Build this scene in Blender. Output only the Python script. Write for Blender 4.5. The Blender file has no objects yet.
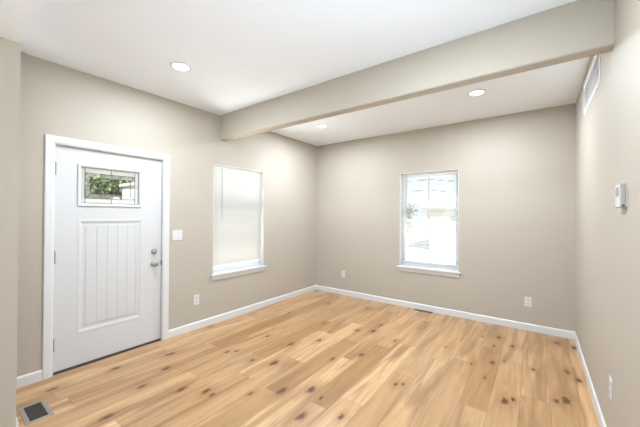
import bpy, bmesh, math, random
from mathutils import Vector, Matrix
random.seed(7)
sc = bpy.context.scene
COL = sc.collection

# ------------------------------------------------------------------ camera
LX, BY, RX, H = -3.409, 4.512, 0.3548, 2.74        # left wall, back wall, right wall, ceiling
YN, XN, HL = 0.38, -2.70, 2.52                     # lower part behind the room: edge, wall, ceiling
F, PITCH, ROLL, YAW, HC = 295.16, .0059, .0061, .6351, 1.4189
fw = Vector((-math.sin(YAW)*math.cos(PITCH), math.cos(YAW)*math.cos(PITCH), math.sin(PITCH)))
rt = Vector((math.cos(YAW), math.sin(YAW), 0)); up = rt.cross(fw)
rt, up = rt*math.cos(ROLL)+up*math.sin(ROLL), up*math.cos(ROLL)-rt*math.sin(ROLL)
cam = bpy.data.cameras.new('camera'); co = bpy.data.objects.new('camera', cam); COL.objects.link(co)
M3 = Matrix((rt, up, -fw)).transposed()
co.matrix_world = Matrix.Translation((0, 0, HC)) @ M3.to_4x4()
cam.sensor_width = 36; cam.lens = F/640*36; cam.clip_start = .02; cam.clip_end = 300
sc.camera = co
# ------------------------------------------------------------------ world, sun, lamps, exposure
sc.view_settings.view_transform = 'Standard'; sc.view_settings.look = 'None'
sc.view_settings.gamma = 1; sc.view_settings.use_curve_mapping = False
sc.view_settings.exposure = 0.50
w = bpy.data.worlds.new('sky'); sc.world = w; w.use_nodes = True
nt = w.node_tree; nt.nodes.clear()
wo = nt.nodes.new('ShaderNodeOutputWorld'); bg = nt.nodes.new('ShaderNodeBackground')
sky = nt.nodes.new('ShaderNodeTexSky'); sky.sky_type = 'HOSEK_WILKIE'
sky.sun_direction = Vector((.5, -.45, .75)).normalized(); sky.turbidity = 6; sky.ground_albedo = .4
nt.links.new(sky.outputs[0], bg.inputs[0]); nt.links.new(bg.outputs[0], wo.inputs[0])
bg.inputs[1].default_value = 6.2
sl = bpy.data.lights.new('sun', 'SUN'); sl.energy = 16; sl.angle = .02; sl.color = (1, .95, .88)
so = bpy.data.objects.new('sun', sl); COL.objects.link(so)
so.rotation_euler = Vector((.5, -.45, .75)).to_track_quat('Z', 'Y').to_euler()
LAMP_W = 24.0
FILL_LAMPS = [  # added fill lamps that brighten room and ceiling: place, facing, size, power
    ((RX-.01, 1.0, 1.40), (-.75, .12, .95), .9, 1.1, 18),  # added to brighten the ceiling; the wall has no opening here
    ((-1.33, BY+.62, .12), (0, -.75, 1), 1.3, .5, 24),       # added low outside the back window to brighten the far ceiling
    ((LX-.62, 2.72, .12), (.75, 0, 1), 1.3, .5, 55),         # likewise added, hidden low outside the left window
    ((3.35, -1.3, 1.42), (-1, .25, .45), 2.2, 1.5, 22),  # added fill at the unseen kitchen-side opening
    ((-2.65, -1.9, 1.42), (1, .3, .45), 1.8, 1.4, 30),  # added fill by the near left wall, which has no window
    ((0.2, -3.75, 1.42), (0, 1, .40), 2.6, 1.5, 18),  # added fill at the unseen rear opening
]
for p, d, sx, sy, e in FILL_LAMPS:
    l = bpy.data.lights.new('added_fill', 'AREA'); l.shape = 'RECTANGLE'; l.size = sx; l.size_y = sy
    l.energy = e; l.spread = math.radians(140); l.color = (.98, .985, .97) if p[2] < .5 else (.74, .97, 1.20)
    o = bpy.data.objects.new('added_fill', l); COL.objects.link(o); o.location = p
    o.rotation_euler = Vector(d).to_track_quat('-Z', 'Y').to_euler()

# ------------------------------------------------------------------ materials
def mat(name, col, rough=.5, metal=0, spec=.5, bump=0, bscale=200, var=0, vscale=3):
    m = bpy.data.materials.new(name); m.use_nodes = True; n = m.node_tree
    b = n.nodes['Principled BSDF']
    b.inputs['Roughness'].default_value = rough; b.inputs['Metallic'].default_value = metal
    b.inputs['Specular IOR Level'].default_value = spec
    tc = n.nodes.new('ShaderNodeTexCoord')
    nz = n.nodes.new('ShaderNodeTexNoise'); nz.inputs['Scale'].default_value = vscale
    nz.inputs['Detail'].default_value = 3
    n.links.new(tc.outputs['Object'], nz.inputs['Vector'])
    mx = n.nodes.new('ShaderNodeMix'); mx.data_type = 'RGBA'
    mx.inputs[6].default_value = (*[c*(1-var) for c in col], 1)
    mx.inputs[7].default_value = (*[min(1, c*(1+var)) for c in col], 1)
    n.links.new(nz.outputs[0], mx.inputs[0]); n.links.new(mx.outputs[2], b.inputs['Base Color'])
    if bump:
        nb = n.nodes.new('ShaderNodeTexNoise'); nb.inputs['Scale'].default_value = bscale
        n.links.new(tc.outputs['Object'], nb.inputs['Vector'])
        bp = n.nodes.new('ShaderNodeBump'); bp.inputs['Strength'].default_value = bump
        bp.inputs['Distance'].default_value = .002
        n.links.new(nb.outputs[0], bp.inputs['Height']); n.links.new(bp.outputs[0], b.inputs['Normal'])
    return m
WALL = mat('greige_paint', (.472, .420, .347), .6, spec=.25, bump=.12, bscale=130, var=.012)
CEIL = mat('ceiling_paint', (.90, .943, .985), .8, spec=.1, bump=.3, bscale=45, var=.01)
TRIM = mat('trim_paint', (.68, .672, .655), .35, spec=.4, var=.008)
DOORP = mat('door_paint', (.615, .607, .595), .4, spec=.4, var=.008)
VINYL = mat('white_vinyl', (.82, .83, .83), .35, var=.005)
PLATE = mat('plate_plastic', (.66, .65, .63), .35, var=.005)
SLOT = mat('dark_slot', (.06, .055, .05), .6)
NICK = mat('satin_nickel', (.42, .40, .37), .32, metal=1, var=.05, vscale=30)
HINGE = mat('hinge_metal', (.16, .155, .145), .4, metal=1, var=.05)
LEAD = mat('dark_came', (.10, .095, .09), .45, metal=.6)
BRONZE = mat('register_metal', (.33, .28, .235), .5, metal=.3, var=.05, vscale=20)
RDARK = mat('register_inside', (.055, .045, .038), .8)
THERM = mat('thermostat_plastic', (.42, .41, .37), .4)
LCD = mat('grey_screen', (.35, .37, .36), .2)
DKBR = mat('dark_bronze', (.07, .045, .03), .5, metal=.3)
WAND = mat('wand_grey', (.20, .20, .19), .3)
GRILL = mat('white_grille', (.84, .84, .83), .4)
GRASS = mat('lawn_green', (.34, .38, .24), .9, var=.35, vscale=2, bump=.5, bscale=30)
ASPH = mat('street_grey', (.42, .41, .40), .9, var=.1, vscale=1)
SIDING = mat('beige_siding', (.70, .67, .62), .7, var=.03)
ROOF = mat('brown_shingles', (.27, .25, .22), .9, var=.15, vscale=8)
LEAF = mat('leaf_green', (.055, .085, .03), .6, var=.5, vscale=3)
BARK = mat('bark_brown', (.16, .11, .08), .9, var=.3, vscale=12)
CABLE = mat('cable_dark', (.05, .05, .06), .6)
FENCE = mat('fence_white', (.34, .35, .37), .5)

def glass_mat(name, tint=(1, 1, 1), haze=0.0, bump=0, gloss=.06):
    m = bpy.data.materials.new(name); m.use_nodes = True; n = m.node_tree; n.nodes.clear()
    out = n.nodes.new('ShaderNodeOutputMaterial'); tr = n.nodes.new('ShaderNodeBsdfTransparent')
    tr.inputs[0].default_value = (*tint, 1)
    gl = n.nodes.new('ShaderNodeBsdfGlossy'); gl.inputs['Roughness'].default_value = .03
    a = n.nodes.new('ShaderNodeMixShader'); a.inputs[0].default_value = gloss
    n.links.new(tr.outputs[0], a.inputs[1]); n.links.new(gl.outputs[0], a.inputs[2])
    last = a
    if haze:
        tl = n.nodes.new('ShaderNodeBsdfTranslucent'); tl.inputs[0].default_value = (.62, .58, .50, 1)
        df = n.nodes.new('ShaderNodeBsdfDiffuse'); df.inputs[0].default_value = (.70, .66, .58, 1)
        ad = n.nodes.new('ShaderNodeMixShader'); ad.inputs[0].default_value = .45
        n.links.new(tl.outputs[0], ad.inputs[1]); n.links.new(df.outputs[0], ad.inputs[2])
        tc = n.nodes.new('ShaderNodeTexCoord'); nz = n.nodes.new('ShaderNodeTexNoise')
        nz.inputs['Scale'].default_value = 90
        n.links.new(tc.outputs['Object'], nz.inputs[0])
        mr = n.nodes.new('ShaderNodeMapRange'); mr.inputs[3].default_value = max(0, haze-.15)
        mr.inputs[4].default_value = min(1, haze+.15)
        n.links.new(nz.outputs[0], mr.inputs[0])
        c = n.nodes.new('ShaderNodeMixShader'); n.links.new(mr.outputs[0], c.inputs[0])
        n.links.new(a.outputs[0], c.inputs[1]); n.links.new(ad.outputs[0], c.inputs[2]); last = c
    n.links.new(last.outputs[0], out.inputs[0])
    return m
GLASS = glass_mat('clear_glass', (.97, .98, .98))
FROST = glass_mat('frosted_glass', (.9, .9, .88), haze=.75)
BEVEL = glass_mat('bevelled_glass', (.95, .96, .97), haze=.28, gloss=.2)

def slat_mat(name, trans):
    m = bpy.data.materials.new(name); m.use_nodes = True; n = m.node_tree; n.nodes.clear()
    out = n.nodes.new('ShaderNodeOutputMaterial')
    d = n.nodes.new('ShaderNodeBsdfDiffuse'); d.inputs[0].default_value = (.70, .685, .645, 1)
    t = n.nodes.new('ShaderNodeBsdfTranslucent'); t.inputs[0].default_value = (.90, .87, .80, 1)
    x = n.nodes.new('ShaderNodeMixShader'); x.inputs[0].default_value = trans
    n.links.new(d.outputs[0], x.inputs[1]); n.links.new(t.outputs[0], x.inputs[2]); n.links.new(x.outputs[0], out.inputs[0])
    return m
SLAT = slat_mat('vinyl_slat', .10)
def emis(name, col, s):
    m = bpy.data.materials.new(name); m.use_nodes = True; b = m.node_tree.nodes['Principled BSDF']
    b.inputs['Base Color'].default_value = (.9, .9, .88, 1)
    b.inputs['Emission Color'].default_value = (*col, 1); b.inputs['Emission Strength'].default_value = s
    return m
DIFFUSER = emis('lit_diffuser', (1, .97, .92), 2.2)

# wood floor: per-plank attribute (tone, random) + plank UVs, grain and knots
KNOTS = [(-.36,4.04,1),(-.22,3.86,.7),(-.35,3.31,.8),(-.38,3.74,.6),(-.37,2.96,.5),(.18,4.26,1.1),(.32,4.21,1.1),(.22,3.53,.9),
 (.29,3.41,.9),(-.03,3.39,.6),(-.2,2.68,1),(-.15,2.74,.6),(.12,2.92,.7),(.18,2.97,1.1),(-.52,3.96,.5),(-.51,3.16,.5),(-.26,3.41,.5),
 (-1.62,3.31,1.1),(-1.63,3.56,.7),(-1.3,3.21,.6),(-1.44,2.68,.9),(-1.99,2.7,.8),(-1.63,2.44,.7),(-1.48,1.9,1.2),(-1.34,1.61,1.1),
 (-1.66,1.75,1.2),(-2.18,2.43,1),(-1.11,1.78,.7),(-1.35,1.86,.6),(-.96,2.39,.6),(-.91,2.43,.5),(-2.26,3.17,.8),(-1.79,3.22,.8),
 (-3.0,1.53,1),(-2.75,1.36,1),(-2.58,1.9,.6),(-2.52,1.97,.6),(-2.03,2.03,1.2),(-2.62,1.1,.8),(-2.14,1.38,1),(-2.06,1.38,.6),
 (-2.32,1.27,1),(-3.33,2.19,.8),(-2.54,2.43,.6),(-1.83,1.57,.6),(-2.24,1.94,.6),(-3.12,1.08,.9),(-3.15,.65,.8),(-2.42,.79,1),
 (-2.9,3.2,.7),(-2.7,3.9,.7),(-2.1,4.1,.7),(-1.2,4.0,.5),(-.8,3.4,.4)]
m = bpy.data.materials.new('oak_planks'); m.use_nodes = True; n = m.node_tree; N = n.nodes; K = n.links
FLOOR = m
b = N['Principled BSDF']
def math_(op, a, c=None, clamp=False):
    x = N.new('ShaderNodeMath'); x.operation = op; x.use_clamp = clamp
    for i, v in enumerate((a, c)):
        if v is None: continue
        if isinstance(v, (int, float)): x.inputs[i].default_value = v
        else: K.new(v, x.inputs[i])
    return x.outputs[0]
def vmath(op, a, c):
    x = N.new('ShaderNodeVectorMath'); x.operation = op
    for i, v in enumerate((a, c)):
        if isinstance(v, tuple): x.inputs[i].default_value = v
        else: K.new(v, x.inputs[i])
    return x
def maprange(v, a, b_, c, d):
    x = N.new('ShaderNodeMapRange'); K.new(v, x.inputs[0])
    for i, q in enumerate((a, b_, c, d)): x.inputs[i+1].default_value = q
    return x.outputs[0]
def mixc(f, a, c, mode='MIX'):
    x = N.new('ShaderNodeMix'); x.data_type = 'RGBA'; x.blend_type = mode
    if isinstance(f, (int, float)): x.inputs[0].default_value = f
    else: K.new(f, x.inputs[0])
    for i, v in ((6, a), (7, c)):
        if isinstance(v, tuple): x.inputs[i].default_value = (*v, 1)
        else: K.new(v, x.inputs[i])
    return x.outputs[2]
tc = N.new('ShaderNodeTexCoord'); P = tc.outputs['Object']
at = N.new('ShaderNodeAttribute'); at.attribute_name = 'plank'
sp = N.new('ShaderNodeSeparateColor'); K.new(at.outputs['Color'], sp.inputs[0])
tone, rnd = sp.outputs[0], sp.outputs[1]
cmb = N.new('ShaderNodeCombineXYZ'); K.new(math_('MULTIPLY', rnd, 37), cmb.inputs[0]); K.new(math_('MULTIPLY', rnd, 91), cmb.inputs[1])
PO = vmath('ADD', P, cmb.outputs[0]).outputs[0]
def noise(vec, scale, detail=4, rough=.55, dist=0):
    x = N.new('ShaderNodeTexNoise'); K.new(vec, x.inputs['Vector']); x.inputs['Scale'].default_value = scale
    x.inputs['Detail'].default_value = detail; x.inputs['Roughness'].default_value = rough; x.inputs['Distortion'].default_value = dist
    return x.outputs[0]
g1 = noise(vmath('MULTIPLY', PO, (22, 1.6, 1)).outputs[0], 1, 5, .6, .6)
g2 = noise(vmath('MULTIPLY', PO, (110, 4, 1)).outputs[0], 1, 3, .6)
g3 = noise(vmath('MULTIPLY', PO, (9, .8, 1)).outputs[0], 1, 3, .5, .8)
base = mixc(tone, (.34, .168, .060), (.71, .445, .228))
c1 = mixc(maprange(g1, .38, .70, 0, .52), base, (.27, .130, .045))
c2 = mixc(maprange(g3, .49, .68, 0, .78), c1, (.26, .13, .050))
c3 = mixc(maprange(g2, .45, .75, 0, .22), c2, (.30, .18, .10))
# knots
wob = noise(vmath('MULTIPLY', P, (70, 22, 1)).outputs[0], 1, 3, .6)
best = None; halo = None
for i, (kx, ky, s) in enumerate(KNOTS):
    d = vmath('SUBTRACT', P, (kx, ky, 0)).outputs[0]
    L_ = vmath('MULTIPLY', d, (1/(.021*s), 1/(.042*s), 0)).outputs[0]
    ln = N.new('ShaderNodeVectorMath'); ln.operation = 'LENGTH'; K.new(L_, ln.inputs[0])
    best = ln.outputs['Value'] if best is None else math_('MINIMUM', best, ln.outputs['Value'])
bw = math_('ADD', best, maprange(wob, .3, .7, -.5, .5))
core = maprange(bw, .5, 1.5, .97, 0); hal = maprange(bw, .8, 4.5, .55, 0)
c4 = mixc(hal, c3, (.29, .13, .045)); c5 = mixc(core, c4, (.085, .030, .008))
# seams from UV (metres to the plank's edge)
uv = N.new('ShaderNodeAttribute'); uv.attribute_name = 'edge'
sv = N.new('ShaderNodeSeparateColor'); K.new(uv.outputs['Color'], sv.inputs[0])
uvn = N.new('ShaderNodeUVMap'); uvn.uv_map = 'UVMap'
suv = N.new('ShaderNodeSeparateXYZ'); K.new(uvn.outputs[0], suv.inputs[0])
PW, PL = .1875, 1.22
du = math_('SUBTRACT', PW/2, math_('ABSOLUTE', math_('SUBTRACT', suv.outputs[0], PW/2)))
dv = math_('SUBTRACT', PL/2, math_('ABSOLUTE', math_('SUBTRACT', suv.outputs[1], PL/2)))
ed = math_('MINIMUM', du, dv)
c6 = mixc(maprange(ed, .0005, .0028, .5, 0), c5, (.14, .08, .045))
K.new(c6, b.inputs['Base Color'])
K.new(maprange(g1, .3, .7, .30, .40), b.inputs['Roughness']); b.inputs['Specular IOR Level'].default_value = .5
b.inputs['Coat Weight'].default_value = .22; b.inputs['Coat Roughness'].default_value = .24
bp = N.new('ShaderNodeBump'); bp.inputs['Strength'].default_value = .15; bp.inputs['Distance'].default_value = .001
K.new(g2, bp.inputs['Height']); K.new(bp.outputs[0], b.inputs['Normal'])

# ------------------------------------------------------------------ helpers
def link(name, bm, m, parent=None, smooth=False):
    bmesh.ops.recalc_face_normals(bm, faces=bm.faces)
    me = bpy.data.meshes.new(name); bm.to_mesh(me); bm.free()
    if smooth:
        for p in me.polygons: p.use_smooth = True
    me.materials.append(m)
    o = bpy.data.objects.new(name, me); COL.objects.link(o)
    if parent: o.parent = parent; o.matrix_parent_inverse = parent.matrix_world.inverted()
    return o
def tag(o, label=None, cat=None, group=None, kind=None):
    if label: o['label'] = label
    if cat: o['category'] = cat
    if group: o['group'] = group
    if kind: o['kind'] = kind
    return o
def thing(name, loc, label, cat, group=None, kind=None):
    o = bpy.data.objects.new(name, None); COL.objects.link(o); o.location = loc
    o.matrix_world = Matrix.Translation(loc); o.empty_display_size = .1
    return tag(o, label, cat, group, kind)
def box(bm, x0, x1, y0, y1, z0, z1, bev=0):
    t = bmesh.new(); bmesh.ops.create_cube(t, size=1)
    for v in t.verts:
        v.co = Vector(((x0+x1)/2+v.co.x*(x1-x0), (y0+y1)/2+v.co.y*(y1-y0), (z0+z1)/2+v.co.z*(z1-z0)))
    if bev: bmesh.ops.bevel(t, geom=t.edges[:], offset=bev, segments=2, affect='EDGES', profile=.5)
    merge(bm, t)
def merge(bm, t):
    me = bpy.data.meshes.new('tmp'); t.to_mesh(me); t.free(); bm.from_mesh(me); bpy.data.meshes.remove(me)
# wall frames: (u along the wall, v up, n out of the wall into the room) -> world
WL = lambda u, v, n_: Vector((LX+n_, u, v))
WB = lambda u, v, n_: Vector((u, BY-n_, v))
WR = lambda u, v, n_: Vector((RX-n_, u, v))
def wbox(bm, W, u0, u1, v0, v1, n0, n1, bev=0):
    a, c = W(u0, v0, n0), W(u1, v1, n1)
    box(bm, *sorted((a.x, c.x)), *sorted((a.y, c.y)), *sorted((a.z, c.z)), bev)
def ring(bm, W, r, prof, closed=False, cap=False):
    """mitred frame: rectangle r=(u0,u1,v0,v1) inset by prof=[(inset, n), ...]"""
    rows = []
    for ins, n_ in prof:
        u0, u1, v0, v1 = r[0]+ins, r[1]-ins, r[2]+ins, r[3]-ins
        rows.append([bm.verts.new(W(u, v, n_)) for u, v in ((u0, v0), (u1, v0), (u1, v1), (u0, v1))])
    m_ = len(rows)
    for i in range(m_ if closed else m_-1):
        A, B_ = rows[i], rows[(i+1) % m_]
        for j in range(4):
            bm.faces.new((A[j], A[(j+1) % 4], B_[(j+1) % 4], B_[j]))
    if cap: bm.faces.new(rows[-1])
def tube(bm, pts, r, seg=10):
    pts = [Vector(p) for p in pts]; rows = []
    for i, p in enumerate(pts):
        d = (pts[min(i+1, len(pts)-1)]-pts[max(i-1, 0)]).normalized()
        a = d.orthogonal().normalized() if i == 0 else (a - d*a.dot(d)).normalized()
        c = d.cross(a); rr = r[i] if isinstance(r, (list, tuple)) else r
        rows.append([bm.verts.new(p+(a*math.cos(t)+c*math.sin(t))*rr) for t in [2*math.pi*k/seg for k in range(seg)]])
    for i in range(len(rows)-1):
        for k in range(seg): bm.faces.new((rows[i][k], rows[i][(k+1) % seg], rows[i+1][(k+1) % seg], rows[i+1][k]))
    bm.faces.new(rows[0]); bm.faces.new(rows[-1])
def lathe(bm, O, ax, prof, seg=28, sx=1):
    """prof=[(distance along axis, radius)]"""
    ax = Vector(ax).normalized(); a = ax.orthogonal().normalized(); c = ax.cross(a); rows = []
    for d, r in prof:
        rows.append([bm.verts.new(Vector(O)+ax*d+(a*math.cos(t)+c*math.sin(t))*r) for t in [2*math.pi*k/seg for k in range(seg)]])
    for i in range(len(rows)-1):
        for k in range(seg): bm.faces.new((rows[i][k], rows[i][(k+1) % seg], rows[i+1][(k+1) % seg], rows[i+1][k]))
    bm.faces.new(rows[0]); bm.faces.new(rows[-1])
def struct(name, bm, m, label, cat='wall', parent=None):
    return tag(link(name, bm, m, parent), label, cat, kind='structure')

# ------------------------------------------------------------------ floor
def floor():
    bm = bmesh.new(); uvl = bm.loops.layers.uv.new('UVMap'); cl = bm.loops.layers.float_color.new('plank')
    rnd_ = random.Random(11)
    special = {0: 2.85, 1: 3.45, 2: 2.45, 7: 1.78, 9: 1.70, 15: .69, 4: 3.05}
    tones = {(0, 1): .42, (0, 2): .62, (0, 3): .25, (1, 3): .40, (1, 2): .66, (2, 2): .22, (2, 3): .35, (2, 1): .62,
             (7, 1): .12, (7, 0): .62, (9, 1): .2, (15, 1): .05, (15, 2): .2, (15, 0): .5}
    y_end = -3.8
    for r in range(-20, 19):
        x1 = .08-PW*r; x0 = x1-PW
        if x1 < LX-.02 or x0 > 3.4: continue
        j = special.get(r, rnd_.uniform(0, PL)) % PL
        k0 = math.floor((special[r]-j)/PL+.5) if r in special else 0
        for k in range(-4, 5):
            ya, yb = j+k*PL, j+(k+1)*PL
            if yb < y_end or ya > BY+.02: continue
            far = max(0, min(1, (x0+2.9)/2.3))
            t = tones.get((r, k), min(1, max(0, rnd_.gauss(.56, .15))))
            rv = rnd_.random()
            # quad clipped to the room
            cx0, cx1, cy0, cy1 = max(x0, LX-.02), min(x1, 3.4), max(ya, y_end), min(yb, BY+.02)
            vs = [bm.verts.new((x, y, 0)) for x, y in ((cx0, cy0), (cx1, cy0), (cx1, cy1), (cx0, cy1))]
            f = bm.faces.new(vs)
            for lp in f.loops:
                lp[uvl].uv = (lp.vert.co.x-x0, lp.vert.co.y-ya); lp[cl] = (t, rv, 0, 1)
    t = bmesh.new(); bmesh.ops.create_cube(t, size=1)
    for v in t.verts: v.co = Vector(((LX-.02+3.4)/2+v.co.x*(3.42-LX), (y_end+BY+.02)/2+v.co.y*(BY+.02-y_end), -.076+v.co.z*.15))
    merge(bm, t)
    me = bpy.data.meshes.new('floor'); bm.to_mesh(me); bm.free(); me.materials.append(FLOOR)
    o = bpy.data.objects.new('floor', me); COL.objects.link(o)
    tag(o, 'light oak plank floor with dark knots running towards the back wall', 'floor', kind='structure')
floor()

# ------------------------------------------------------------------ walls and ceilings
DO = (.700, 1.634, 0, 2.035)          # door opening u0,u1,v0,v1
W1 = (2.275, 3.160, .615, 2.085)      # left-wall window opening
W2 = (-1.755, -.895, .610, 2.085)     # back-wall window opening
T = .165
def wall_with_holes(W, u0, u1, v0, v1, holes, n0=-T, n1=0):
    bm = bmesh.new(); cur = u0
    for h in sorted(holes):
        wbox(bm, W, cur, h[0], v0, v1, n0, n1)
        if h[2] > v0: wbox(bm, W, h[0], h[1], v0, h[2], n0, n1)
        wbox(bm, W, h[0], h[1], h[3], v1, n0, n1); cur = h[1]
    wbox(bm, W, cur, u1, v0, v1, n0, n1)
    return bm
struct('wall_left', wall_with_holes(WL, YN-.1, BY, 0, H, [DO, W1]), WALL, 'greige wall on the left with the entry door and a window')
struct('wall_back', wall_with_holes(WB, LX-T, RX+T, 0, H, [W2]), WALL, 'greige back wall with one window')
struct('wall_right', wall_with_holes(WR, YN, BY, 0, H, [], -.14),  WALL, 'greige wall on the right holding the thermostat')
bm = bmesh.new()
box(bm, LX-T, XN, -3.8, YN, 0, HL)                    # near left wall, its end faces the room
struct('wall_near_left', bm, WALL, 'greige wall end in the left foreground', 'wall')
def open_wall(x, y0, y1, wins, axis):
    bm = bmesh.new(); cur = y0
    for a_, c_, z0, z1 in wins:
        for (p, q, r_, s) in ((cur, a_, 0, HL), (a_, c_, 0, z0), (a_, c_, z1, HL)):
            if axis == 'x': box(bm, x, x+.15, p, q, r_, s)
            else: box(bm, p, q, x, x+.15, r_, s)
        cur = c_
    if axis == 'x': box(bm, x, x+.15, cur, y1, 0, HL)
    else: box(bm, cur, y1, x, x+.15, 0, HL)
    return bm
struct('wall_kitchen_side', open_wall(3.4, -3.8, YN, [(-2.4, -.2, .65, 2.2)], 'x'), WALL, 'greige wall behind the viewer to the right')
struct('wall_rear', open_wall(-3.95, XN, 3.55, [(-1.1, 1.5, .7, 2.2)], 'y'), WALL, 'greige wall behind the viewer')
bm = bmesh.new(); box(bm, RX+.14, 3.55, YN, YN+.12, 0, HL); struct('wall_partition', bm, WALL, 'greige partition beside the open plan room')
bm = bmesh.new(); box(bm, LX-T, RX+.14, YN-.1, BY+T, H, H+.25); struct('ceiling', bm, CEIL, 'white ceiling of the living room', 'ceiling')
bm = bmesh.new(); box(bm, LX-T, 3.55, -3.95, YN, HL, H+.25)
o = struct('ceiling_lower', bm, CEIL, 'lower white ceiling in the top left corner of the view', 'ceiling')
# beam with a bullnosed underside
bm = bmesh.new(); y0, y1, z0, r_ = 2.368, 2.483, 2.418, .016
prof = [(y0, H)] + [(y0+r_-r_*math.cos(t), z0+r_-r_*math.sin(t)) for t in [i*math.pi/10 for i in range(6)]] + \
       [(y1-r_+r_*math.sin(t), z0+r_-r_*math.cos(t)) for t in [i*math.pi/10 for i in range(6)]] + [(y1, H)]
A = [bm.verts.new((LX, y, z)) for y, z in prof]; B_ = [bm.verts.new((RX, y, z)) for y, z in prof]
for i in range(len(prof)-1): bm.faces.new((A[i], A[i+1], B_[i+1], B_[i]))
bm.faces.new(A); bm.faces.new(B_)
struct('ceiling_beam', bm, WALL, 'greige boxed beam crossing the ceiling from left wall to right wall', 'beam')

# baseboards
def baseboard(name, W, u0, u1, label, flip=False):
    pr_ = [(0, 0), (.013, 0), (.013, .070), (.010, .080), (.004, .086), (0, .087)]
    bm = bmesh.new()
    A = [bm.verts.new(W(u0, v, n_)) for n_, v in pr_]; B_ = [bm.verts.new(W(u1, v, n_)) for n_, v in pr_]
    for i in range(len(pr_)): bm.faces.new((A[i], A[(i+1) % 6], B_[(i+1) % 6], B_[i]))
    bm.faces.new(A); bm.faces.new(B_)
    struct(name, bm, TRIM, label, 'baseboard')
baseboard('baseboard_left', WL, YN, .633, 'white baseboard left of the entry door')
baseboard('baseboard_left', WL, 1.701, BY, 'white baseboard between the entry door and the far corner')
baseboard('baseboard_back', WB, LX, RX, 'white baseboard along the back wall')
baseboard('baseboard_right', WR, YN, BY, 'white baseboard along the right wall')
baseboard('baseboard_near', lambda u, v, n_: Vector((u, YN+n_, v)), LX, XN, 'white baseboard wrapping the foreground wall end')

# ------------------------------------------------------------------ entry door
dr = thing('door_1', (LX, 1.167, 0), 'white entry door with leaded glass lite in the left wall', 'door', kind='structure')
# casing: three boards as one mitred frame with open bottom
bm = bmesh.new()
u0, u1, vt = .633, 1.701, 2.102
prof = [(0, 0), (0, .012), (.006, .016), (.045, .014), (.060, .010), (.066, .007), (.066, 0)]
rows = []
for ins, n_ in prof:
    rows.append([bm.verts.new(WL(u, v, n_)) for u, v in ((u0+ins, 0), (u0+ins, vt-ins), (u1-ins, vt-ins), (u1-ins, 0))])
for i in range(len(rows)-1):
    for j in range(3): bm.faces.new((rows[i][j], rows[i][j+1], rows[i+1][j+1], rows[i+1][j]))
link('casing', bm, TRIM, dr)
# jamb with a stop
bm = bmesh.new(); D = -.028    # face of the slab, set back in the jamb
JU0, JU1, JV = .702, 1.632, 2.033
wbox(bm, WL, .699, JU0+.002, 0, 2.035, -T, .0); wbox(bm, WL, JU1-.002, 1.635, 0, 2.035, -T, .0)
wbox(bm, WL, JU0, JU1, JV-.004, 2.036, -T, 0)
wbox(bm, WL, JU0, JU0+.014, 0, JV-.004, -T, D-.047); wbox(bm, WL, JU1-.014, JU1, 0, JV-.004, -T, D-.047)
wbox(bm, WL, JU0+.014, JU1-.014, JV-.018, JV-.004, -T, D-.047)
link('jamb', bm, TRIM, dr)
bm = bmesh.new(); wbox(bm, WL, JU0+.004, JU1-.004, 0, .010, -T+.004, -.004, .002); tag(link('threshold', bm, DKBR, dr), 'dark bronze threshold')
# slab with an opening for the lite and a sunk panel
S0, S1, SV0, SV1 = .7065, 1.6265, .016, 2.026
LT = (.868, 1.418, 1.492, 1.884)      # lite opening incl. its frame
PN = (.868, 1.436, .300, 1.366)       # panel recess
bm = bmesh.new()
for a_, c_, e_, g_ in ((S0, LT[0], SV0, SV1), (PN[1], S1, SV0, SV1), (LT[0], PN[1], SV0, PN[2]), (LT[0], PN[1], PN[3], LT[2]),
                       (LT[0], PN[1], LT[3], SV1), (LT[1], PN[1], LT[2], LT[3])):
    wbox(bm, WL, a_, c_, e_, g_, D-.044, D)
wbox(bm, WL, PN[0], PN[1], PN[2], PN[3], D-.044, D-.014)
slab = link('slab', bm, DOORP, dr)
bm = bmesh.new()     # moulding round the panel
ring(bm, WL, PN, [(0, D), (.008, D+.002), (.020, D+.001), (.036, D-.006), (.050, D-.0075), (.058, D-.006), (.066, D-.006)])
link('panel_moulding', bm, DOORP, slab)
bm = bmesh.new()     # five vertical boards with V grooves
i0, i1 = PN[0]+.066, PN[1]-.066; nb = 5; bw_ = (i1-i0)/nb
for k in range(nb):
    a_, c_ = i0+k*bw_, i0+(k+1)*bw_
    ring(bm, WL, (a_, c_, PN[2]+.066, PN[3]-.066), [(0, D-.0092), (.005, D-.0058)], cap=True)
link('panel', bm, DOORP, slab)
# decorative lite
bm = bmesh.new()
ring(bm, WL, LT, [(0, D), (0, D+.010), (.006, D+.013), (.018, D+.010), (.026, D+.002), (.026, D-.02)])
lf = link('lite_frame', bm, DOORP, slab)
G = (LT[0]+.024, LT[1]-.024, LT[2]+.024, LT[3]-.024)
R1 = (G[0]+.036, G[1]-.036, G[2]+.052, G[3]-.050)
R2 = (R1[0]+.043, R1[1]-.043, R1[2]+.040, R1[3]-.040)
GN = D-.016
def pane(name, r, m, n_=GN, hole=None):
    bm = bmesh.new()
    if hole: ring(bm, WL, r, [(0, n_)])
    if hole:
        rows = [[bm.verts.new(WL(u, v, n_)) for u, v in ((q[0], q[2]), (q[1], q[2]), (q[1], q[3]), (q[0], q[3]))] for q in (r, hole)]
        for j in range(4): bm.faces.new((rows[0][j], rows[0][(j+1) % 4], rows[1][(j+1) % 4], rows[1][j]))
    else: wbox(bm, WL, r[0], r[1], r[2], r[3], n_-.003, n_)
    return link(name, bm, m, lf)
tag(pane('glass', G, FROST, GN, R1), 'frosted textured border glass')
tag(pane('glass', R1, BEVEL, GN, R2), 'bevelled glass strips')
tag(pane('glass', R2, GLASS, GN), 'clear centre glass')
bm = bmesh.new()
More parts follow.
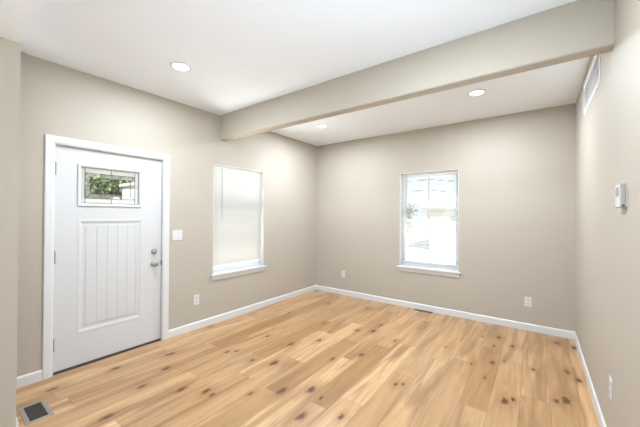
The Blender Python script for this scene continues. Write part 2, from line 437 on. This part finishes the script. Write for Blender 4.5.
def came(u0, v0, u1, v1, w_=.0055):
    tube(bm, [WL(u0, v0, GN+.002), WL(u1, v1, GN+.002)], w_/2, 6)
ring(bm, WL, G, [(0, GN-.002), (0, GN+.003), (.005, GN+.003), (.005, GN-.002)])
for r in (R1, R2):
    for q in ((r[0], r[2], r[1], r[2]), (r[0], r[3], r[1], r[3]), (r[0], r[2], r[0], r[3]), (r[1], r[2], r[1], r[3])): came(*q)
came(R1[0], G[2], R1[0], G[3]); came(R1[1], G[2], R1[1], G[3])
for i, j in ((0, 2), (0, 3), (1, 2), (1, 3)): came(R1[i], R1[j], R2[i], R2[j])
mu = (G[0]+G[1])/2
came(mu, G[2], mu, R1[2]); came(mu, R1[3], mu, G[3])
third = (R2[1]-R2[0])/4
for s in (1, 3):
    came(R2[0]+third*s, R1[3], R2[0]+third*s, R2[3]); came(R2[0]+third*s, R1[2], R2[0]+third*s, R2[2])
mv = (R2[2]+R2[3])/2
came(R1[0], mv, R2[0], mv); came(R1[1], mv, R2[1], mv); came(R1[1], mv, G[1], mv, .004)
came(R2[1]-.105, R2[2], R2[1]-.105, R2[3], .004)
tag(link('came', bm, LEAD, lf), 'dark leaded came pattern')
# hinges
for zc in (1.818, 1.030, .258):
    bm = bmesh.new()
    tube(bm, [WL(.7055, zc-.055, -.009), WL(.7055, zc+.055, -.009)], .0070, 12)
    tube(bm, [WL(.7055, zc+.055, -.009), WL(.7055, zc+.060, -.009)], .0045, 10)
    wbox(bm, WL, .7020, .7065, zc-.052, zc+.052, D-.004, -.009)
    tag(link('hinge', bm, HINGE, slab), 'dark metal hinge')
# deadbolt and knob
bm = bmesh.new(); P0 = WL(1.552, 1.003, D)
lathe(bm, P0, (1, 0, 0), [(0, .030), (.004, .031), (.010, .029), (.018, .022), (.022, .018), (.024, .017)])
box(bm, P0.x+.022, P0.x+.040, P0.y-.006, P0.y+.006, P0.z-.014, P0.z+.014, .003)
tag(link('deadbolt', bm, NICK, slab, True), 'satin nickel deadbolt')
bm = bmesh.new(); P0 = WL(1.551, .867, D)
lathe(bm, P0, (1, 0, 0), [(0, .031), (.004, .032), (.009, .028), (.013, .014), (.028, .011), (.034, .016), (.041, .024), (.052, .0275), (.062, .024), (.068, .012), (.069, .002)])
tag(link('knob', bm, NICK, slab, True), 'satin nickel door knob')
bm = bmesh.new(); wbox(bm, WL, 1.6265, 1.6302, .845, .905, D-.004, D+.022, .001)
tag(link('strike_plate', bm, HINGE, dr), 'dark strike plate')

# ------------------------------------------------------------------ windows
def window(name, W, r, label):
    c = W((r[0]+r[1])/2, r[2], -.06)
    root = thing(name, c, label, 'window', kind='structure')
    a, b_, z0, z1 = r
    n0, n1 = -.155, -.090
    vf = z0+.022
    bm = bmesh.new()
    ring(bm, W, (a, b_, vf, z1), [(0, n0), (0, n1), (.030, n1), (.034, n1-.012), (.034, n0)], closed=True)
    fr = link('window_frame', bm, VINYL, root)
    bm = bmesh.new(); ring(bm, W, (a, b_, z0+.022, z1), [(0, n1), (0, -.0005), (.008, -.0005), (.008, n1)], closed=True)
    link('jamb_liner', bm, TRIM, root)
    a2, b2, v0, v1 = a+.032, b_-.032, vf+.032, z1-.032
    mid = 1.340
    for (q0, q1, nn) in ((v0, mid+.018, -.108), (mid-.018, v1, -.132)):
        bm = bmesh.new()
        ring(bm, W, (a2, b2, q0, q1), [(0, nn-.012), (0, nn+.010), (.026, nn+.010), (.032, nn+.002), (.032, nn-.012)], closed=True)
        s = link('sash', bm, VINYL, root)
        bm = bmesh.new(); wbox(bm, W, a2+.030, b2-.030, q0+.030, q1-.030, nn-.004, nn)
        link('pane', bm, GLASS, s)
    bm = bmesh.new(); wbox(bm, W, (a+b_)/2-.03, (a+b_)/2+.03, mid+.018, mid+.026, -.120, -.098, .003)
    link('sash_lock', bm, VINYL, root)
    bm = bmesh.new()    # stool with horns: one T-shaped board
    wbox(bm, W, a, b_, z0, z0+.022, -.10, .001)
    wbox(bm, W, a-.035, b_+.035, z0, z0+.022, 0, .036, .005)
    link('window_sill', bm, TRIM, root)
    bm = bmesh.new(); wbox(bm, W, a-.012, b_+.012, z0-.055, z0, 0, .014, .002)
    link('apron', bm, TRIM, root)
    return root
window('window_1', WL, W1, 'white framed window in the left wall behind a closed white blind')
window('window_2', WB, W2, 'white framed window in the back wall behind an open slatted blind')

def blind(W, r, tilt, label, wand_u, bottom, depth):
    a, b_, z0, z1 = r; a += .008; b_ -= .008
    root = thing('window_blind', W((a+b_)/2, z1, depth), label, 'blind')
    bm = bmesh.new()
    wbox(bm, W, a, b_, z1-.030, z1-.002, depth-.016, depth+.014, .002)
    link('headrail', bm, VINYL, root)
    bm = bmesh.new(); pitch = .0205; z = z1-.045; hw = .0125
    while z > bottom+.018:
        pts = []
        for t in (-1, -.33, .33, 1):
            crown = .0015*(1-t*t)
            dn, dz = t*hw*math.cos(tilt)-crown*math.sin(tilt), t*hw*math.sin(tilt)+crown*math.cos(tilt)
            pts.append((depth+dn, z+dz))
        A = [bm.verts.new(W(a+.002, q, p)) for p, q in pts]; B_ = [bm.verts.new(W(b_-.002, q, p)) for p, q in pts]
        for i in range(3): bm.faces.new((A[i], A[i+1], B_[i+1], B_[i]))
        z -= pitch
    link('slats', bm, SLAT, root, True)
    bm = bmesh.new(); wbox(bm, W, a, b_, bottom, bottom+.012, depth-.013, depth+.013, .003)
    link('bottom_rail', bm, VINYL, root)
    for f in (.12, .5, .88):
        bm = bmesh.new(); u = a+(b_-a)*f
        for s in (-1, 1): tube(bm, [W(u, z1-.03, depth+s*.0135), W(u, bottom+.01, depth+s*.0135)], .0008, 5)
        link('ladder_cord', bm, VINYL, root)
    bm = bmesh.new()
    tube(bm, [W(wand_u, z1-.02, depth+.022), W(wand_u, z1-.05, depth+.028), W(wand_u+.002, 1.37, depth+.028)], .0035, 8)
    tag(link('wand', bm, WAND, root), 'grey tilt wand')
blind(WL, W1, math.radians(66), 'closed white mini blind with tilt wand in the left wall window', 2.425, .715, -.055)
blind(WB, W2, math.radians(24), 'open white mini blind covering the back wall window', -1.655, .705, -.055)

# ------------------------------------------------------------------ plates, thermostat, grille, registers
def outlet(W, u, v, label, group=None):
    root = thing('wall_outlet', W(u, v, 0), label, 'outlet')
    bm = bmesh.new(); wbox(bm, W, u-.037, u+.037, v-.060, v+.060, 0, .006, .002); link('cover_plate', bm, PLATE, root)
    for s in (-1, 1):
        bm = bmesh.new(); wbox(bm, W, u-.017, u+.017, v+s*.024-.015, v+s*.024+.015, .005, .0085, .003)
        f = link('receptacle', bm, PLATE, root)
        bm = bmesh.new()
        for q in (-.006, .006): wbox(bm, W, u+q-.0012, u+q+.0012, v+s*.024-.002, v+s*.024+.008, .008, .0090)
        wbox(bm, W, u-.0022, u+.0022, v+s*.024-.011, v+s*.024-.007, .008, .0090)
        link('slot', bm, SLOT, f)
outlet(WL, 2.048, .360, 'white outlet low on the left wall between door and window')
outlet(WB, -2.795, .372, 'white outlet low on the back wall near the far left corner')
outlet(WB, -.094, .356, 'white outlet low on the back wall right of the window')
outlet(WR, 2.442, .405, 'white outlet low on the right wall')
root = thing('light_switch', WL(1.801, 1.174, 0), 'white double rocker light switch right of the entry door', 'light switch')
bm = bmesh.new(); wbox(bm, WL, 1.742, 1.860, 1.114, 1.234, 0, .006, .002); link('cover_plate', bm, PLATE, root)
for s in (-1, 1):
    bm = bmesh.new(); uc = 1.801+s*.023
    wbox(bm, WL, uc-.0165, uc+.0165, 1.141, 1.207, .005, .009, .002); link('rocker', bm, PLATE, root)

root = thing('thermostat', WR(2.122, 1.536, 0), 'small boxy thermostat on the right wall', 'thermostat')
bm = bmesh.new(); wbox(bm, WR, 2.067, 2.178, 1.469, 1.584, 0, .004, .001); link('wall_plate', bm, PLATE, root)
bm = bmesh.new(); wbox(bm, WR, 2.065, 2.180, 1.467, 1.586, .004, .024, .003); b_ = link('case', bm, THERM, root)
bm = bmesh.new(); wbox(bm, WR, 2.068, 2.177, 1.470, 1.583, .0235, .0250, .0005); link('face', bm, PLATE, b_)
bm = bmesh.new(); wbox(bm, WR, 2.085, 2.160, 1.525, 1.572, .0248, .0258, .0003); tag(link('screen', bm, LCD, b_), 'grey screen')
bm = bmesh.new(); box(bm, RX-.018, RX-.009, 2.0638, 2.066, 1.472, 1.482); tag(link('port', bm, SLOT, b_), 'dark port')

root = thing('air_return_grille', WR(3.26, 2.51, 0), 'white air return grille high on the right wall behind the beam', 'vent')
bm = bmesh.new(); V = (2.822, 3.700, 2.372, 2.650)
ring(bm, WR, V, [(0, 0), (0, .004), (.003, .006), (.022, .006), (.026, .005), (.026, .001)])
link('frame', bm, GRILL, root)
bm = bmesh.new(); z = V[2]+.034
while z < V[3]-.03:
    A = [bm.verts.new(WR(u, z+dz, n_)) for u, dz, n_ in ((V[0]+.024, 0, .0035), (V[1]-.024, 0, .0035), (V[1]-.024, -.011, .0055), (V[0]+.024, -.011, .0055))]
    bm.faces.new(A); z += .012
link('louvres', bm, GRILL, root)
bm = bmesh.new(); wbox(bm, WR, V[0]+.02, V[1]-.02, V[2]+.02, V[3]-.02, .0003, .0032); link('backing', bm, GRILL, root)

def register(x0, x1, y0, y1, label, rim, inner, border=.026):
    root = thing('floor_register', ((x0+x1)/2, (y0+y1)/2, 0), label, 'floor vent')
    W = lambda u, v, n_: Vector((u, v, n_))
    bm = bmesh.new(); ring(bm, W, (x0, x1, y0, y1), [(0, 0), (.003, .005), (border, .006), (border+.003, .003), (border+.003, .001)]); link('frame', bm, rim, root)
    bm = bmesh.new(); box(bm, x0+border, x1-border, y0+border, y1-border, .0004, .0012); link('opening', bm, RDARK, root)
    bm = bmesh.new(); x = x0+border+.010
    while x < x1-border-.006:
        box(bm, x-.0012, x+.0012, y0+border, y1-border, .0012, .0042); x += .014
    link('louvres', bm, inner, root)
register(-3.035, -2.745, .430, .580, 'brown metal floor register in the lower left corner', BRONZE, mat('register_louvre', (.10, .085, .07), .5, metal=.4))
register(-1.50, -1.235, 4.430, 4.492, 'dark narrow floor register against the back wall below the window', mat('dark_brown_metal', (.10, .06, .035), .5), RDARK, .010)

# ------------------------------------------------------------------ recessed lights
def downlight(x, y, z, label, group=None):
    root = thing('recessed_light', (x, y, z), label, 'ceiling light', group)
    bm = bmesh.new(); lathe(bm, (x, y, z), (0, 0, -1), [(0, .088), (.003, .088), (.006, .083), (.006, .072), (.004, .068), (.0, .068)], 40)
    link('trim_ring', bm, TRIM, root, True)
    bm = bmesh.new(); lathe(bm, (x, y, z), (0, 0, -1), [(.0005, .070), (.0052, .069), (.0058, .05), (.006, .001)], 40)
    link('diffuser', bm, DIFFUSER, root, True)
    l = bpy.data.lights.new('lamp', 'AREA'); l.shape = 'DISK'; l.size = .13; l.energy = LAMP_W*(1.12 if y > 2.4 else .88); l.color = (.87, .99, 1.13)
    o = bpy.data.objects.new('lamp', l); COL.objects.link(o); o.location = (x, y, z-.012)
for x, y, z, lab in ((-2.57, 1.375, H, 'round recessed ceiling light in front of the beam above the entry door'),
               (-2.57, 3.525, H, 'round recessed ceiling light behind the beam near the far left corner'),
               (-.525, 3.525, H, 'round recessed ceiling light behind the beam towards the right wall'),
               (-.525, 1.375, H, 'round recessed ceiling light overhead, out of the view')):
    downlight(x, y, z, lab)

# ------------------------------------------------------------------ outside
bm = bmesh.new(); box(bm, -45, 30, -25, 60, -.75, -.602); tag(struct('ground', bm, GRASS, 'green lawn outside around the house', 'lawn'))
bm = bmesh.new(); box(bm, -6.4, 6, -8, 8.2, -.7, -.55); struct('bounce_patio', bm, mat('pale_concrete', (.66, .65, .63), .85, var=.05, vscale=2), 'pale concrete paving around the house, added to bounce light indoors', 'paving')  # added pale ground that bounces daylight up through the windows
bm = bmesh.new(); box(bm, -30, 20, 9, 13.5, -.6, -.57); struct('street', bm, ASPH, 'pale grey street outside the back wall window', 'street')
def tree(x, y, h, r, zc, label, seed, nleaf=5200, kind='leafy_tree'):
    rr = random.Random(seed); root = thing(kind, (x, y, -.6), label, 'tree', 'trees outside')
    bm = bmesh.new(); tube(bm, [(x, y, -.6), (x+.05, y, zc-.3*r), (x, y+.05, zc+.4*r)], [.16, .11, .04], 8)
    for k in range(6):
        a = k*1.05; tube(bm, [(x, y, zc-.5*r), (x+.6*r*math.cos(a), y+.6*r*math.sin(a), zc+.2*r)], [.06, .02], 6)
    link('trunk', bm, BARK, root)
    bm = bmesh.new()
    for i in range(nleaf):
        d = Vector((rr.gauss(0, 1), rr.gauss(0, 1), rr.gauss(0, 1))).normalized()
        bump_ = 1+.22*math.sin(5*d.x+seed)*math.cos(4*d.y)+.15*math.sin(9*d.z)
        p = Vector((x, y, zc))+Vector((d.x*r, d.y*r, d.z*h))*bump_*rr.uniform(.55, 1.0)
        s = rr.uniform(.05, .10); a = Vector((rr.gauss(0, 1), rr.gauss(0, 1), rr.gauss(0, 1))).normalized(); c = a.orthogonal().normalized()*s*.5; a *= s
        bm.faces.new([bm.verts.new(q) for q in (p-a, p+c, p+a, p-c)])
    link('foliage', bm, LEAF, root)
tree(-11.6, 2.9, 1.5, 1.5, 2.2, 'green leafy tree seen through the door glass', 3, 9500)
tree(-15.5, 4.6, 2.2, 2.0, 2.2, 'taller green tree further back beyond the door glass', 5, 6000)
tree(-6.2, 14.0, 1.3, 1.3, 1.5, 'green tree left of the beige house outside the back window', 9, 6000)
# neighbour houses
def house(x0, x1, y0, y1, ze, zr, label, gap_y=True):
    root = thing('house', ((x0+x1)/2, (y0+y1)/2, -.6), label, 'house')
    bm = bmesh.new(); box(bm, x0, x1, y0, y1, -.6, ze)
    z = -.5
    while z < ze-.1:
        box(bm, x0-.012, x1+.012, y0-.012, y1+.012, z, z+.02); z += .18
    link('wall', bm, SIDING, root)
    bm = bmesh.new(); ym = (y0+y1)/2; o_ = .4
    A = [bm.verts.new(p) for p in ((x0-o_, y0-o_, ze), (x0-o_, ym, zr), (x0-o_, y1+o_, ze), (x0-o_, y1+o_, ze-.12), (x0-o_, y0-o_, ze-.12))]
    B_ = [bm.verts.new((x1+o_, v.co.y, v.co.z)) for v in A]
    for i in range(5): bm.faces.new((A[i], A[(i+1) % 5], B_[(i+1) % 5], B_[i]))
    bm.faces.new(A); bm.faces.new(B_); link('roof', bm, ROOF, root)
    return root
hs = house(-5.0, 5, 17.5, 25, 1.9, 3.1, 'low beige house across the street outside the back window')
for x in (-3.4, -.6):
    bm = bmesh.new(); box(bm, x-.5, x+.5, 17.44, 17.5, .3, 1.4); f = link('window', bm, FENCE, hs)
    bm = bmesh.new(); box(bm, x-.43, x+.43, 17.43, 17.45, .37, 1.33); link('pane', bm, LCD, f)
hs = house(-27, -21, 5.6, 9.5, 3.2, 4.6, 'beige house beyond the trees outside the entry door')
root = thing('white_shed', (-9.0, 3.78, -.6), 'small white shed beyond the door glass', 'shed')
bm = bmesh.new(); box(bm, -9.6, -8.6, 3.45, 3.95, -.6, 2.20); link('wall', bm, FENCE, root)
bm = bmesh.new(); box(bm, -9.7, -8.5, 3.40, 4.0, 2.20, 2.28); link('roof', bm, ROOF, root)
bm = bmesh.new(); box(bm, -8.62, -8.55, 3.55, 3.88, -.5, 1.5); link('door', bm, VINYL, root)
# fence
root = thing('vinyl_fence', (-7.4, 3, -.6), 'white privacy fence in front of the trees outside the door', 'fence')
bm = bmesh.new()
for k in range(50): box(bm, -7.42, -7.40, .05+k*.15, .19+k*.15, -.5, 1.68)
link('boards', bm, FENCE, root)
bm = bmesh.new(); box(bm, -7.44, -7.38, 0, 7.6, 1.66, 1.72); box(bm, -7.44, -7.38, 0, 7.6, -.45, -.38); link('rail', bm, FENCE, root)
for k in range(4):
    bm = bmesh.new(); box(bm, -7.46, -7.36, -.05+k*2.55, .05+k*2.55, -.6, 1.78, .01); link('post', bm, FENCE, root)
# utility pole and cables
root = thing('utility_pole', (-7.95, 27.4, -.6), 'thin utility pole behind the beige house', 'pole')
bm = bmesh.new(); tube(bm, [(-7.95, 27.4, -.6), (-7.95, 27.4, 7.5)], .09, 8); link('post', bm, BARK, root)
bm = bmesh.new(); box(bm, -8.8, -7.1, 27.35, 27.45, 6.7, 6.82); link('crossarm', bm, BARK, root)
for zc in (4.75, 3.80):
    bm = bmesh.new(); pts = []
    for i in range(25):
        t = i/24*2-1; pts.append((-7.95+9*t, 27.32, zc-.35*t-.35*abs(math.sin(math.pi*t))))
    tube(bm, pts, .035, 6); tag(link('cable', bm, CABLE, root), 'dark overhead cable')
